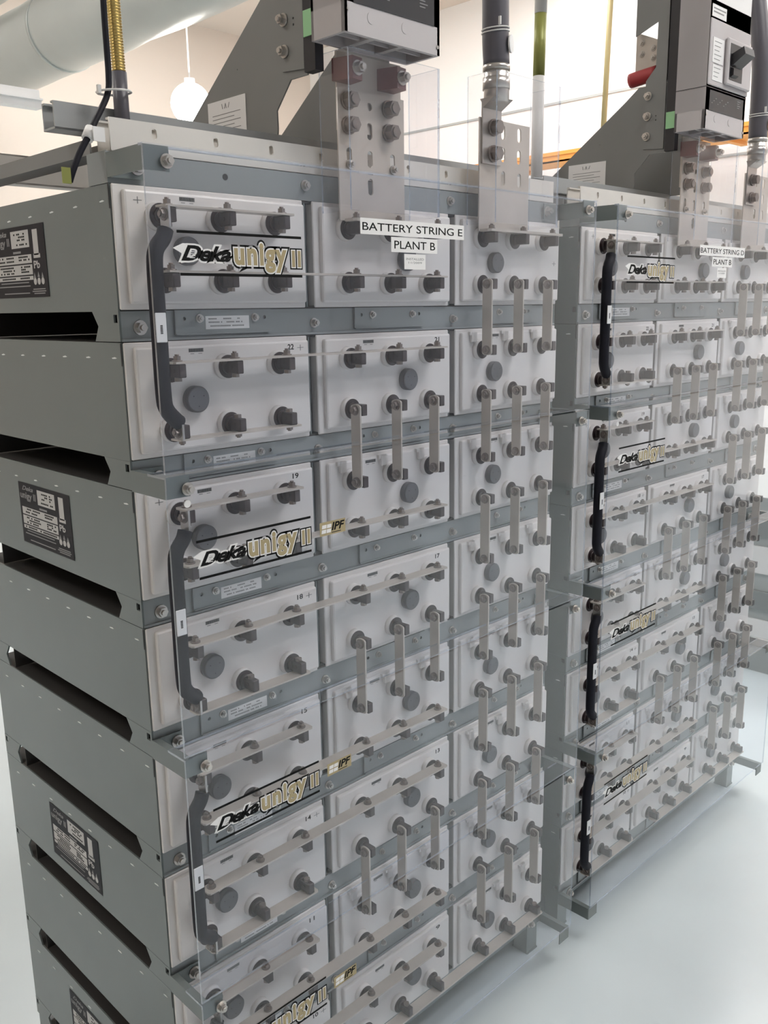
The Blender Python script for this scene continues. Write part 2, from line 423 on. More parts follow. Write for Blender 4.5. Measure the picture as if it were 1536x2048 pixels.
# ------------------------------------------------------------------ trays
def tray(t):
    z = -t * P; zb = z - HC - .002
    r = thing('steel_tray', 'grey steel tray holding three cells, %s tier, near rack' % ORD[t], 'tray', (RW / 2, RD / 2, zb - .046), 'grey steel battery trays')
    b = MB('steel', 'steel_dark', 'gap')
    for x in (-.002, RW - .001):
        q = MB('steel'); q.box(x, x + .003, .001, RD, zb, z); part('side_sheet', q, r)
    for nm, q0 in (('top_sheet', z - .003), ('bottom_sheet', zb)):
        q = MB('steel_dark'); q.box(.001, RW - .001, .004, RD, q0, q0 + .003); part(nm, q, r)
    q = MB('steel'); q.box(.001, RW - .001, RD - .003, RD, zb + .003, z - .003); part('back_sheet', q, r)
    q = MB('steel_dark'); q.box(.001, RW - .001, RD - .1, RD - .098, z - P + .0015, zb); part('gap_light_block', q, r)  # added sheet so no light shows through the gap between tiers
    b = MB('gap', 'steel')
    for c in (1, 2):
        x = c * DX - (DX - W) / 2
        b.box(x - .0095, x + .0095, .012, .05, zb + .003, z - .003, 0)  # black fill painting the shade between neighbouring cells
        b.box(x - .002, x + .0, .004, .012, zb + .003, z - .003, 1)
        part('divider', b, r); b = MB('gap', 'steel')
    b.box(-.0026, -.0018, .0005, .003, z - .035, z - .001, 0); part('edge_slot', b, r)
    # weld nicks along the side sheet
    for y in (.024, .109, .192, .273, .359, .445, .53, .61):
        zz = z - .023 - (y * .012)
        b = MB('nick'); b.prism([(y - .008, zz), (y - .002, zz + .0016), (y + .007, zz + .0004), (y + .006, zz - .0012), (y - .003, zz - .001)], 0, -.0026, -.0018); part('nick_mark', b, r)
    # front rail with return lip
    zt, zl = zb, z - P + .0015
    b = MB('frame')
    b.box(.0, RW, .002, .005, zl, zt); b.box(.0, RW, .005, .035, zl, zl + .003); b.box(.0, RW, -.002, .004, zl, zl + .004)
    part('front_rail', b, r)
    # feet with the pointed notch
    h = zt - zl
    def foot(x0, x1, flip):
        f = lambda y: RD - y if flip else y
        b = MB('steel')
        pl = [(.016, zt), (.083, zt), (.066, zt - h * .5), (.079, zl), (.016, zl)]
        b.prism([(f(y), q) for y, q in pl], 0, x0, x1)
        for (a, c, lo, hi) in ((.0005, .005, zl, zt), (.005, .016, zt - .005, zt), (.005, .016, zl, zt - .017)):
            b.box(x0, x1, min(f(a), f(c)), max(f(a), f(c)), lo, hi)
        return b
    for fl in (False, True):
        for xx in ((-.0025, .001), (RW - .001, RW + .0025)):
            part('side_foot', foot(xx[0], xx[1], fl), r)
    b = MB('gap'); b.box(.005, .02, .02, .023, zl + .004, zt - .001); part('foot_hole_shade', b, r)  # black sheet behind the foot hole, shade put into its colour
    # bolts in the rail
    for x, q in ((.033, .0085), (.383, .0065), (.763, .0065), (1.098, .0085)):
        if x < .1 and t % 2 == 1: continue
        b = MB('bolt'); b.hexbolt((x, .002, z - .208), (0, -1, 0), q, .010); part('rail_bolt', b, r)
    # bolted plates
    for c in range(3):
        x0 = .093 + c * .3875; x1 = x0 + (.189 if c < 2 else .168)
        b = MB('frame'); hs = [circ(x0 + .017, z - .196, .0032), circ(x1 - .013, z - .196, .0032)]
        plate_front(b, [(x0, z - .221), (x1, z - .221), (x1, z - .1825), (x0, z - .1825)], hs, -.0015, .003)
        b.box(x0, x1, -.006, -.003, z - .221, z - .2195)
        pl = part('cell_retainer', b, r)
        for x in (x0 + .045, x1 - .034):
            s = MB('bolt'); s.hexbolt((x, -.003, z - .196), (0, -1, 0), .0052, .007); part('retainer_screw', s, r, pl)
        if c == 0:
            s = MB('label', 'inkgrey'); s.box(.149, .236, -.0036, -.003, z - .2135, z - .1925, 0)
            for (a, w, q) in ((.155, .021, .197), (.184, .018, .197), (.212, .010, .197), (.155, .028, .2025), (.190, .036, .2025), (.158, .068, .2085)):
                for i in range(int(w / .0027)):
                    if random.random() < .88: s.box(a + i * .0027, a + i * .0027 + .002, -.0038, -.0034, z - q - .0011, z - q + .0011, 1)
            part('rating_label', s, r, pl, 'white rating label on the retainer plate')
    if t in (0, 2, 5, 7):
        side_sticker(r, z, .226 if t < 4 else .243)
    return r

def side_sticker(r, z, y0):
    w, h = .213, .119; zt = z - .038
    b = MB('decalblack', 'sticktext', 'inkgrey', 'ink')
    X = -.0028
    def rect(a, c, e, f, mi, lift=.0003):   # fractions from the front-right edge (a..c leftwards = +y), e..f downwards
        b.box(X - lift, X, y0 + a * w, y0 + c * w, zt - f * h, zt - e * h, mi)
    rect(0, 1, 0, 1, 0, .0002)
    rect(.28, .62, .06, .30, 1); rect(.12, .21, .07, .42, 1); rect(.10, .22, .40, .46, 1)
    rect(.26, .96, .40, .52, 1); rect(.26, .96, .54, .68, 1); rect(.26, .96, .70, .755, 1)
    rect(.45, .60, .345, .375, 2)
    for (a, c, q) in ((.30, .52, .43), (.60, .90, .43), (.30, .52, .47), (.60, .92, .48), (.30, .5, .57), (.62, .9, .57), (.36, .5, .605), (.6, .86, .61), (.30, .48, .64), (.62, .9, .65), (.3, .93, .727), (.36, .58, .11), (.33, .50, .15), (.36, .56, .19), (.32, .58, .255)):
        n = int((c - a) / .03)
        for i in range(n):
            if random.random() < .85: rect(a + i * .03, a + i * .03 + .022, q - .012, q + .012, 3, .0005)
    for (a, c, q) in ((.35, .9, .79), (.33, .94, .84), (.35, .85, .94), (.06, .28, .89), (.05, .3, .92), (.07, .27, .95)): rect(a, c, q - .009, q + .006, 2)
    for (a, q) in ((.09, .78), (.16, .78), (.23, .78)):
        b.cyl((X, y0 + a * w, zt - q * h), (X - .0004, y0 + a * w, zt - q * h), .0058, 14, 1)
    for (a, q) in ((.09, .70), (.16, .69), (.23, .70)):
        b.prism([(y0 + a * w - .004, zt - q * h - .004), (y0 + a * w + .004, zt - q * h - .004), (y0 + a * w, zt - q * h + .005)], 0, X - .0004, X, 2)
    # writing on the side sheet reads towards the front of the rack
    mt = Matrix.Translation((X - .0004, 0, 0)) @ Matrix(((0, 1, 0, 0), (-1, 0, 0, 0), (0, 0, 1, 0), (0, 0, 0, 1)))
    put_text(b, 'Pb', -(y0 + .225 * w), -(y0 + .12 * w), zt - .60 * h, zt - .50 * h, 0, 1, offset=.02, mtx=mt)
    put_text(b, 'unigy II', -(y0 + .97 * w), -(y0 + .66 * w), zt - .29 * h, zt - .15 * h, 0, 2, offset=.02, mtx=mt)
    put_text(b, 'Deka', -(y0 + .92 * w), -(y0 + .70 * w), zt - .12 * h, zt - .05 * h, 0, 2, shear=.4, offset=.02, mtx=mt)
    part('warning_sticker', b, r, None, 'black warning sticker with white text panels and Pb symbol')

for t in range(8):
    tray(t)
    for c in range(3): make_cell(c, t)

# ------------------------------------------------------------------ straps between cells
def vstrap(c, t, i):
    x = c * DX + POSX[i] - .0098; z1 = -t * P + ZR[1] + .011; z0 = -(t + 1) * P + ZR[0] - .011
    pos = ('left', 'middle', 'right')[i]
    r = thing('connector_strap', '%s tan vertical strap joining %s and %s tiers, %s, near rack' % (pos, ORD[t], ORD[t + 1], COL[c]), 'strap', (x, -.042, z0), 'vertical straps between cells')
    b = MB('strap'); y0, y1 = -.0565, -.0315; ym = (y0 + y1) / 2; rr = (y1 - y0) / 2
    out = []
    for k in range(7): a = PI * k / 6; out.append((ym + rr * math.cos(a), z1 - .005 + .005 * math.sin(a)))
    for k in range(7): a = PI + PI * k / 6; out.append((ym + rr * math.cos(a), z0 + .005 + .005 * math.sin(a)))
    b.prism(out, 0, x - .0018, x + .0018); part('strap_bar', b, r)
    for zz in (-t * P + ZR[1], -(t + 1) * P + ZR[0]):
        s = MB('boltdark'); s.hexbolt((x - .0018, ym, zz), (-1, 0, 0), .0072, .0075); part('strap_bolt', s, r)
def hbar(cols, t, row, under, label):
    xs = [c * DX + p for c in cols for p in POSX]
    zc = -t * P + ZR[row]
    za = zc + .0109 if not under else zc - .0139
    r = thing('connector_bar', label, 'busbar', (sum(xs) / len(xs), -.043, za), 'horizontal bars between cells')
    b = MB('strap'); x0, x1 = min(xs) - .012, max(xs) + .014
    b.prism([(x0, -.0315), (x1, -.0315), (x1 + .003, -.035), (x1 + .003, -.055), (x1, -.059), (x0, -.059), (x0 - .003, -.055), (x0 - .003, -.035)], 2, za, za + .003)
    part('bar', b, r)
    for x in xs:
        s = MB('boltdark')
        if under:
            s.cyl((x, -.043, zc + .0109), (x, -.043, zc + .0165), .0065, 6); s.hexbolt((x, -.043, za), (0, 0, -1), .006, .006)
        else:
            s.hexbolt((x, -.043, za + .003), (0, 0, 1), .0062, .0085); s.cyl((x, -.043, zc - .0165), (x, -.043, zc - .0109), .0065, 6)
        part('bar_bolt', s, r)
for t in range(7):
    for i in range(3): vstrap(2, t, i)
for t in (1, 3, 5):
    for i in range(3): vstrap(1, t, i)
for t in range(0, 8, 2):
    hbar((0,), t, 0, False, 'short horizontal bar above the upper terminals, %s tier, left column, near rack' % ORD[t])
    hbar((0, 1), t, 1, False, 'long horizontal bar along lower terminals of left and middle columns, %s tier, near rack' % ORD[t])
    hbar((0, 1), t + 1, 0, False, 'long horizontal bar along upper terminals of left and middle columns, %s tier, near rack' % ORD[t + 1])
    hbar((0,), t + 1, 1, True, 'short horizontal bar under the lower terminals, %s tier, left column, near rack' % ORD[t + 1])
hbar((1, 2), 7, 1, True, 'long horizontal bar under lower terminals of middle and right columns, lowest tier, near rack')

# ------------------------------------------------------------------ jumper cables on the left column
def jumper(t):
    z = -t * P
    r = thing('jumper_cable', 'thick black cable with white tag linking %s and %s tiers, left column, near rack' % (ORD[t], ORD[t + 1]), 'cable', (.03, -.05, z - .37), 'black jumper cables')
    b = MB('cable')
    b.tube([(.056, -.052, z - .066), (.050, -.054, z - .078), (.034, -.058, z - .096), (.029, -.060, z - .125), (.029, -.060, z - .21), (.029, -.060, z - .305), (.034, -.058, z - .330), (.050, -.054, z - .347), (.058, -.052, z - .353)], .0122, 14)
    part('cable_jacket', b, r)
    for zz, d in ((z + ZR[0], -1), (z - P + ZR[1], 1)):
        b = MB('bolt', 'boltdark')
        pl = [(-.064, zz + .011 * d), (-.040, zz + .011 * d), (-.040, zz - .014 * -d), (-.043, zz + .026 * d), (-.061, zz + .026 * d), (-.064, zz - .014 * -d)]
        pl = [(-.064, zz - .012 * d), (-.040, zz - .012 * d), (-.040, zz + .018 * d), (-.044, zz + .026 * d), (-.060, zz + .026 * d), (-.064, zz + .018 * d)]
        b.prism(pl, 0, .0555, .0590, 0)
        b.hexbolt((.0555, -.052, zz), (-1, 0, 0), .007, .007, 1)
        part('cable_lug', b, r)
    b = MB('label', 'ink'); b.box(.0165, .0345, -.0735, -.0715, z - .229, z - .186, 0, bev=.0008)
    b.cyl((.029, -.06, z - .186), (.029, -.06, z - .229), .0118, 16, 0)
    for i in range(6): b.box(.0235, .0275, -.0738, -.0734, z - .204 - i * .0022, z - .2055 - i * .0022, 1)
    part('cable_tag', b, r, None, 'white wrap-around tag')
for t in range(0, 8, 2): jumper(t)

# ------------------------------------------------------------------ top frame and strut channels
r = thing('top_frame', 'grey steel beam across the top of the near rack above the battery cells', 'beam', (RW / 2, .03, .001))
b = MB('frame'); b.box(0, RW, .002, .005, .001, .045); b.box(0, RW, .005, .06, .042, .045); b.box(0, RW, .005, .06, .001, .004)
b.box(-.002, .0, .002, .06, .001, .046); b.box(RW, RW + .002, .002, .06, .001, .046); part('beam', b, r)
for x in (.373, .755, .565, .95):
    b = MB('bolt'); b.hexbolt((x, .002, .026), (0, -1, 0), .007, .008); part('frame_screw', b, r)
for x in (.206,):
    b = MB('gap'); b.cyl((x, .0021, .026), (x, .0015, .026), .005, 14); part('frame_hole', b, r)  # black disc painted as the shade inside a hole

b = MB('strut')
hol = [circ(.086 + i * .1112, .078, .0045, 12, .003) for i in range(9)]
plate_front(b, [(.012, .048), (RW, .048), (RW, .094), (.012, .094)], hol, .0115, .003)
b.box(.012, RW, .013, .05, .048, .051); b.box(.012, RW, .047, .05, .048, .094); b.box(.012, RW, .013, .020, .091, .094); b.box(.012, RW, .043, .047, .091, .094)
solo('strut_channel', b, 'pale front strut channel with row of holes resting along top of near rack', 'strut')
M['strutgrey'] = mat('grey_strut', (0.40, 0.41, 0.41), 0.4, 0.1)
b = MB('strutgrey')
b.box(-.035, RW, .085, .088, .083, .122); b.box(-.035, RW, .120, .123, .083, .122); b.box(-.035, RW, .085, .123, .083, .086)
b.box(-.035, RW, .088, .094, .119, .122); b.box(-.035, RW, .114, .120, .119, .122)
solo('strut_channel', b, 'grey open strut channel just behind the front channel, end facing left, near rack', 'strut')
for x, w in ((0.0, 'left'), (RW - .04, 'right')):
    b = MB('gusset'); b.box(x, x + .04, .052, RD - .04, .0455, .048); b.box(x, x + .003, .052, RD - .04, .048, .068); b.box(x + .037, x + .04, .052, RD - .04, .048, .068)
    solo('side_rail', b, 'grey rail running front to back on top of the near rack, %s side' % w, 'rail')
b = MB('strut'); b.box(-.0, RW, .60, .603, .07, .125); b.box(-.0, RW, .60, .64, .07, .073); b.box(0, RW, .60, .64, .122, .125)
solo('strut_channel', b, 'pale strut channel across the back of the near rack top', 'strut')

# ------------------------------------------------------------------ gusset, breaker and bus plates
r = thing('breaker_bracket', 'large grey triangular steel bracket carrying the circuit breaker on near rack', 'bracket', (.385, .2, .12))
gp = [(.46, .11), (.122, .350), (.086, .378), (.0, .378), (.0, .206), (.046, .206), (.088, .162), (.087, .132), (.090, .11)]
b = MB('gusset'); plate_side(b, gp, [circ(.30, .16, .0015, 8), circ(.20, .25, .0015, 8)], .387, .003)
b.box(.387, .41, .11, .46, .11, .113); part('gusset_plate', b, r)
g2 = [(.40, .118), (.122, .316), (.0, .316), (.0, .118)]
b = MB('gusset'); plate_side(b, g2, [], .582, .003); part('gusset_plate', b, r)
fl = [(.005, .216), (.064, .221), (.064, .39), (.037, .42), (.036, .529), (.10, .505), (.10, .75), (.005, .75)]
b = MB('gusset'); plate_side(b, fl, [circ(.03, .30, .002, 8), circ(.03, .29, .002, 8)], .384, .003); part('mounting_flange', b, r)
for z in (.352, .302, .252):
    s = MB('bolt'); s.hexbolt((.3825, .055, z), (-1, 0, 0), .008, .012); part('flange_bolt', s, r)
s = MB('label', 'inkgrey'); s.box(.3845, .3852, .178, .300, .135, .206, 0)
for i in range(7): s.box(.3842, .3846, .195 + (i % 2) * .02, .285, .180 - i * .007, .1812 - i * .007, 1)
for i in range(4):
    s.prism([(.232 + i * .006, .19), (.234 + i * .006, .19), (.236 + i * .006 if i % 2 else .230 + i * .006, .199), (.2345 + i * .006 if i % 2 else .2285 + i * .006, .199)], 0, .3842, .3846, 1)
part('data_label', s, r, None, 'white printed label on the grey plate')
s = MB('bolt')
s.prism([(.108, .52), (.045, .487), (.045, .39), (.108, .44)], 0, .401, .404)
lugp = solo('cable_lug_plate', s, 'flat metal lug plate with four bolts behind the bracket, near rack', 'lug')
r = thing('cable_lug', 'flat lug plate with four bolts and red cap behind upper bracket, near rack', 'lug', (.40, .08, .39))
ROOTS.remove(lugp); bpy.data.objects.remove(lugp)
s = MB('strap'); s.prism([(.108, .52), (.035, .487), (.035, .39), (.108, .42)], 0, .401, .404); part('lug_plate', s, r)
for (y, z) in ((.091, .492), (.058, .474), (.091, .464), (.057, .450)):
    q = MB('bolt'); q.hexbolt((.401, y, z), (-1, 0, 0), .0065, .006); part('lug_bolt', q, r)
q = MB('red'); q.tube([(.409, .125, .405), (.409, .09, .409), (.409, .045, .413)], .0190, 16); part('red_cap', q, r, None, 'red rubber cap')

r = thing('circuit_breaker', 'large grey moulded circuit breaker mounted above the near rack', 'circuit breaker', (.484, -.07, .249))
xa, xb, yf, yb, z0, z1 = .371, .597, -.112, -.030, .249, .76
b = MB('breaker', 'black')
b.box(xa, xa + .006, yf, yb, z0, z1); b.box(xb - .006, xb, yf, yb, z0, z1); b.box(xa, xb, yf, yf + .008, z0, z1); b.box(xa, xb, yb - .006, yb, z0, z1); b.box(xa, xb, yf, yb, z0 + .045, z1)
for x in (.446, .516): b.box(x - .006, x + .006, yf + .008, yb - .006, z0 + .003, z0 + .045)
b.box(xa + .006, xb - .006, -.072, -.068, z0 + .006, z0 + .045)
b.box(xa + .006, xb - .006, yf + .008, yb - .006, z0 + .0449, z0 + .0455, 1)
b.box(xa - .0006, xa, yf, yb, .347, .3485, 1); b.box(xa, xb, yf - .0006, yf, .347, .349, 1)
b.box(xa, xb, yf - .004, yf, .352, .505, 0, bev=.002)
part('housing', b, r)
b = MB('black', 'inkgrey'); b.box(.390, .582, yf - .0012, yf, .294, .342)
for i in range(9): b.box(.40 + i * .011, .406 + i * .011, yf - .0016, yf - .0012, .312 + (i % 3) * .006, .314 + (i % 3) * .006, 1)
for i in range(4): b.box(.545, .545 + .02 - (i % 2) * .006, yf - .0016, yf - .0012, .333 - i * .005, .3345 - i * .005, 1)
part('rating_plate', b, r, None, 'black rating plate near bottom of breaker')
b = MB('label', 'inkgrey'); b.box(.384, .443, yf - .0052, yf - .004, .405, .463); b.box(.388, .443, yf - .0052, yf - .004, .364, .401)
for i in range(9): b.box(.392 if i < 5 else .394, .43 - (i % 3) * .006, yf - .0055, yf - .0052, .453 - i * .010, .4545 - i * .010, 1)
part('instruction_label', b, r)
b = MB('label', 'inkgrey'); b.box(.378, .455, yf - .001, yf, .51, .538); b.box(.385, .44, yf - .0013, yf - .001, .52, .523, 1); b.box(.385, .45, yf - .0013, yf - .001, .528, .531, 1)
b.box(.380, .594, yf - .0008, yf, .548, .60)
part('type_label', b, r)
b = MB('breaker', 'black'); b.box(.450, .590, yf - .014, yf - .004, .362, .472, 0, bev=.003); b.box(.462, .535, yf - .0146, yf - .0138, .374, .460, 1)
h = part('handle_frame', b, r)
b = MB('black'); b.prism([(yf - .013, .435), (yf - .045, .448), (yf - .050, .430), (yf - .013, .405)], 0, .470, .526)
b.prism([(yf - .013, .405), (yf - .022, .40), (yf - .022, .385), (yf - .013, .38)], 0, .470, .500); part('toggle_handle', b, r, h, 'black toggle handle')
for x, z in ((.378, .283), (.591, .262)):
    b = MB('bolt'); b.cyl((x, yf, z), (x, yf - .002, z), .003, 12); part('cover_screw', b, r)
for x in (.43, .51): b = MB('breaker'); b.cyl((x, yf, .278), (x, yf - .0006, .278), .009, 24); part('knockout', b, r)
b = MB('black'); b.box(.378, .3965, -.0295, -.001, .208, .76); b.box(.3965, .597, -.0295, -.001, .2635, .76); b.box(.3895, .578, -.001, .018, .385, .76); part('insulating_back', b, r)
b = MB('green'); b.box(.3765, .378, -.027, -.002, .262, .303, bev=.0005); part('green_sticker', b, r, None, 'small green sticker on the side')

def bus_plate(xa, xb, bolts, slots, foot, label, circs=()):
    r = thing('bus_plate', label, 'busbar', ((xa + xb) / 2, -.03, -.034))
    b = MB('strap')
    hs = [circ(x, z, .0068, 12, .0075) for x, z in slots] + [circ(x, z, .0068, 14, .0) for x, z in circs]
    plate_front(b, [(xa, -.0312), (xb, -.0312), (xb, .188), (xa, .188)], hs, -.030, .003)
    fx0, fx1 = foot
    b.prism([(fx0, -.0315), (fx1, -.0315), (fx1, -.052), (fx1 - .006, -.058), (fx0 + .006, -.058), (fx0, -.052)], 2, -.0330, -.0280)
    part('plate', b, r)
    for (x, z) in bolts:
        s = MB('boltdark'); s.cyl((x, -.0325, z), (x, -.0365, z), .0155, 20); s.cyl((x, -.036, z), (x, -.052, z), .0135, 6); s.cyl((x, -.052, z), (x, -.055, z), .009, 12); part('plate_bolt', s, r)
    return r
r = bus_plate(.424, .588, [(.446, .168), (.545, .166), (.447, .128), (.546, .126)], [(.500, .124), (.500, .077), (.449, .078), (.557, .077), (.500, .030)], (DX + .052, DX + .30), 'perforated metal bus plate rising to breaker from middle column of near rack', [(.5, .165)])
for x in [DX + p for p in POSX]:
    s = MB('boltdark'); s.hexbolt((x, -.045, -.0278), (0, 0, 1), .006, .008); part('foot_bolt', s, r)
for x in (.449, .557):
    s = MB('bolt'); s.hexbolt((x, -.0325, .064), (0, -1, 0), .006, .009); part('plate_nut', s, r)
r = bus_plate(.808, .975, [], [(.884, .167), (.939, .167), (.885, .123), (.939, .123), (.886, .077), (.941, .077)], (2 * DX + .045, 2 * DX + .31), 'perforated metal bus plate with cable lug at right column of near rack')
for x in [2 * DX + p for p in POSX]:
    s = MB('boltdark'); s.hexbolt((x, -.045, -.0278), (0, 0, 1), .006, .008); part('foot_bolt', s, r)

r = thing('breaker_terminal', 'short metal link plate with two maroon lugs under breaker of near rack', 'terminal', (.50, -.03, .18))
b = MB('strap'); b.box(.428, .585, -.0265, -.0225, .12, .247); part('link_plate', b, r)
for (x, z, mi) in ((.437, .214, 'red'), (.545, .214, 'maroon')):
    b = MB(mi if mi == 'maroon' else 'maroon'); b.prism([(x - .020, -.0265), (x + .022, -.0265), (x + .018, -.062), (x - .008, -.066)], 2, z - .018, z + .018); lu = part('lug', b, r, None, 'maroon insulated lug')
    s = MB('bolt'); s.hexbolt((x + .004, -.064, z), (0, -1, 0), .009, .014); part('lug_screw', s, r, lu)

# heavy supply cable with its lug
r = thing('power_cable', 'thick dark cable dropping to bus plate lug of right column, near rack', 'cable', (.84, -.04, .11))
b = MB('tape'); b.tube([(.842, -.045, .285), (.838, -.045, .33), (.837, -.045, .40), (.838, -.04, .50), (.842, -.02, .62), (.85, .02, .80), (.87, .10, 1.2), (.9, .2, CH - ZT)], .0265, 18); part('cable_jacket', b, r)
b = MB('bolt'); b.tube([(.843, -.045, .215), (.843, -.045, .24), (.842, -.045, .29)], .0255, 18, sub=1)
b.prism([(-.065, .222), (-.036, .205), (-.036, .10), (-.0325, .10), (-.0325, .215), (-.028, .222)], 0, .812, .872)
b.tube([(.842, -.045, .24), (.842, -.045, .262)], .0275, 18, sub=1)
b.tube([(.842, -.045, .275), (.842, -.045, .285)], .0275, 18, sub=1)
lu = part('cable_lug', b, r)
for z in (.171, .121):
    s = MB('boltdark'); s.cyl((.846, -.036, z), (.846, -.040, z), .0165, 20); s.cyl((.846, -.040, z), (.846, -.054, z), .0135, 6); part('lug_bolt', s, r, lu)
b = MB('tie')
for z in (.345, .351): b.tube([(.838 + .0275 * math.cos(a), -.045 + .0275 * math.sin(a), z + .003 * math.cos(a)) for a in [i * PI / 8 for i in range(17)]], .0014, 6, sub=1)
b.box(.815, .818, -.075, -.07, .35, .365)
part('zip_tie', b, r)
b = MB('label'); b.cyl((.853, -.070, .322), (.8545, -.0735, .322), .0165, 24); part('round_tag', b, r, None, 'round white tag')

# clear covers around the bus plates
def cover(x0, x1, zt, label):
    b = MB('cover', 'acrylic_edge'); y0, y1, t = -.090, -.0138, .003
    b.box(x0, x1, y0, y0 + t, -.020, zt)
    b.box(x0, x0 + t, y0 + t, y1, -.020, zt); b.box(x1 - t, x1, y0 + t, y1, -.020, zt)
    b.bm.normal_update()
    for f in b.bm.faces:
        if f.calc_area() < .0012: f.material_index = 1
    solo('clear_cover', b, label, 'cover', 'clear covers over the bus plates')
cover(.398, .622, .236, 'clear acrylic guard in front of middle bus plate, near rack')
cover(.790, 1.003, .262, 'clear acrylic guard in front of right bus plate, near rack')

# ------------------------------------------------------------------ shields and their brackets
SEAM = [.043, -.425, -.885, -1.345, -1.815]
def decals(r, sh, t):
    z = SEAM[t] - .043 if t == 0 else -2 * t * P
    Y = -.1056
    b = MB('ink'); b.box(.041, .271, Y - .0003, Y, z - .0745, z - .0705); b.box(.043, .271, Y - .0003, Y, z - .134, z - .130); part('decal_stripes', b, r, sh, 'two black stripes')
    b = MB('label', 'ink')
    a, c, lo, hi = .046, .133, z - .113, z - .091
    put_text(b, 'Deka', a, c, lo, hi, Y, 0, .42, .12, .03)
    b.prism([(.033, z - .0955), (.050, z - .0885), (.066, z - .089), (.060, z - .114), (.045, z - .1165), (.047, z - .1025)], 1, Y - .00012, Y, 0)
    put_text(b, 'Deka', a, c, lo, hi, Y - .0003, 1, .42, .035, .03)
    for i in range(4): b.box(.060, .072 - i * .001, Y - .0007, Y - .0004, z - .1005 - i * .0028, z - .0995 - i * .0028, 0)
    part('maker_lettering', b, r, sh, 'black slanted Deka lettering with white outline')
    b = MB('ink', 'label', 'goldink')
    for (s, x0, x1, l, h_) in (('unigy', .139, .240, z - .1275, z - .0835), ('II', .2505, .2685, z - .118, z - .0925)):
        put_text(b, s, x0, x1, l, h_, Y, 0, 0, .15, .04, spacing=1.18)
        put_text(b, s, x0, x1, l, h_, Y - .0003, 1, 0, .085, .04, spacing=1.18)
        put_text(b, s, x0, x1, l, h_, Y - .0006, 2, 0, .04, .04, spacing=1.18)
    part('series_lettering', b, r, sh, 'gold unigy II lettering outlined in white and black')
    if t > 0:
        b = MB('goldink', 'ink', 'label'); zz = z - .4 * 0
        b.box(.291, .351, Y - .0002, Y, z - .112, z - .0875)
        put_text(b, 'IPF', .318, .349, z - .105, z - .0905, Y - .0003, 1, .25, .03, .03)
        b.box(.318, .34, Y - .0005, Y - .0002, z - .109, z - .1078, 1)
        for i in range(2):
            for j in range(2): b.prism([(.2945 + i * .0115 + j * .001, z - .1075 + j * .0085), (.3045 + i * .0115 + j * .001, z - .1075 + j * .0085), (.3055 + i * .0115 + j * .001, z - .101 + j * .0085), (.2955 + i * .0115 + j * .001, z - .101 + j * .0085)], 1, Y - .0006, Y - .0002, 2)
        part('gold_badge', b, r, sh, 'small gold IPF badge').name = 'gold_badge'
SIGN = {}
for k in range(4):
    zt, zb = SEAM[k], SEAM[k + 1] + .004
    r = thing('clear_shield', 'clear acrylic shield with bent top lip, %s of four, near rack' % ('topmost', 'second', 'third', 'lowest')[k], 'shield', (RW / 2, -.10, zb), 'clear shields in front of the racks')
    b = MB('acrylic', 'acrylic_edge')
    yo, yi, yk, t = -.105, -.101, -.052, .004
    if k == 0: yk = -.093
    pr = [(yo, zb), (yi, zb), (yi, zt - t), (yk, zt - t), (yk, zt), (yo, zt)]
    fs = b.prism(pr, 0, -.004, RW + .004, 0, 1)
    fs[0].material_index = 1; fs[3].material_index = 1
    sh = part('panel', b, r)
    decals(r, sh, k)
    for x in (.032, RW - .03):
        s = MB('bolt'); s.hexbolt((x, -.105, zt - .022), (0, -1, 0), .0075, .010)
        part('shield_screw', s, r, sh)
    b = MB('label'); b.cyl((.030, -.1052, zt - .045), (.030, -.1056, zt - .045), .006, 24)  # plain white disc on the shield face
    if k == 1: part('round_spot', b, r, sh, 'small round white spot')
    if k == 0: SIGN['r'] = r; SIGN['sh'] = sh

def brackets(sx, side):
    for k, z in enumerate(SEAM):
        zt = z - .001; h = .034
        w = ('topmost', 'second', 'third', 'fourth', 'lowest')[k]
        b = MB('steel')
        x = 0 if sx > 0 else RW
        def bx(a, c, y0, y1, q0, q1): b.box(min(x + sx * a, x + sx * c), max(x + sx * a, x + sx * c), y0, y1, q0, q1)
        bx(-.003, -.001, -.099, .0 if k else .0015, zt - h, zt)
        bx(-.001, .040, -.0995, -.0975, zt - h, zt)
        bx(-.001, .055, -.0045, -.0025, zt - h, zt)
        bx(-.001, .010, -.0975, -.0045, zt - .0015, zt)
        r = thing('shield_bracket', '%s grey angle bracket holding the shields, %s side of near rack' % (w, side), 'bracket', (x, -.05, zt - h), 'shield brackets')
        part('bracket_plate', b, r)
        s = MB('bolt'); s.hexbolt((x + sx * .043, -.0045, zt - h / 2), (0, -1, 0), .0085, .011); part('bracket_bolt', s, r)
brackets(1, 'left'); brackets(-1, 'right')

# ------------------------------------------------------------------ base under the lowest tray
zb = -8 * P
r = thing('rack_base', 'grey steel base with short square feet under the near rack', 'base', (RW / 2, RD / 2, -ZT))
b = MB('steel'); b.box(0, RW, .003, .045, zb - .012, zb + .001); b.box(0, RW, RD - .045, RD - .003, zb - .012, zb + .001); b.box(0, .04, .045, RD - .045, zb - .012, zb + .001); b.box(RW - .04, RW, .045, RD - .045, zb - .012, zb + .001)
part('base_frame', b, r)
for x in (0, RW - .045):
    for y in (.003, RD - .048):
        b = MB('steel'); b.box(x, x + .045, y, y + .045, -ZT + .004, zb - .012); b.box(x - .0, x + .045, y - .003, y + .048, -ZT, -ZT + .004); part('foot', b, r)

# ------------------------------------------------------------------ far rack: copies of everything in the near one
near = list(ROOTS)
for o in near:
    c = dup(o, None, OFF)
    c['label'] = o['label'].replace('near rack', 'far rack')

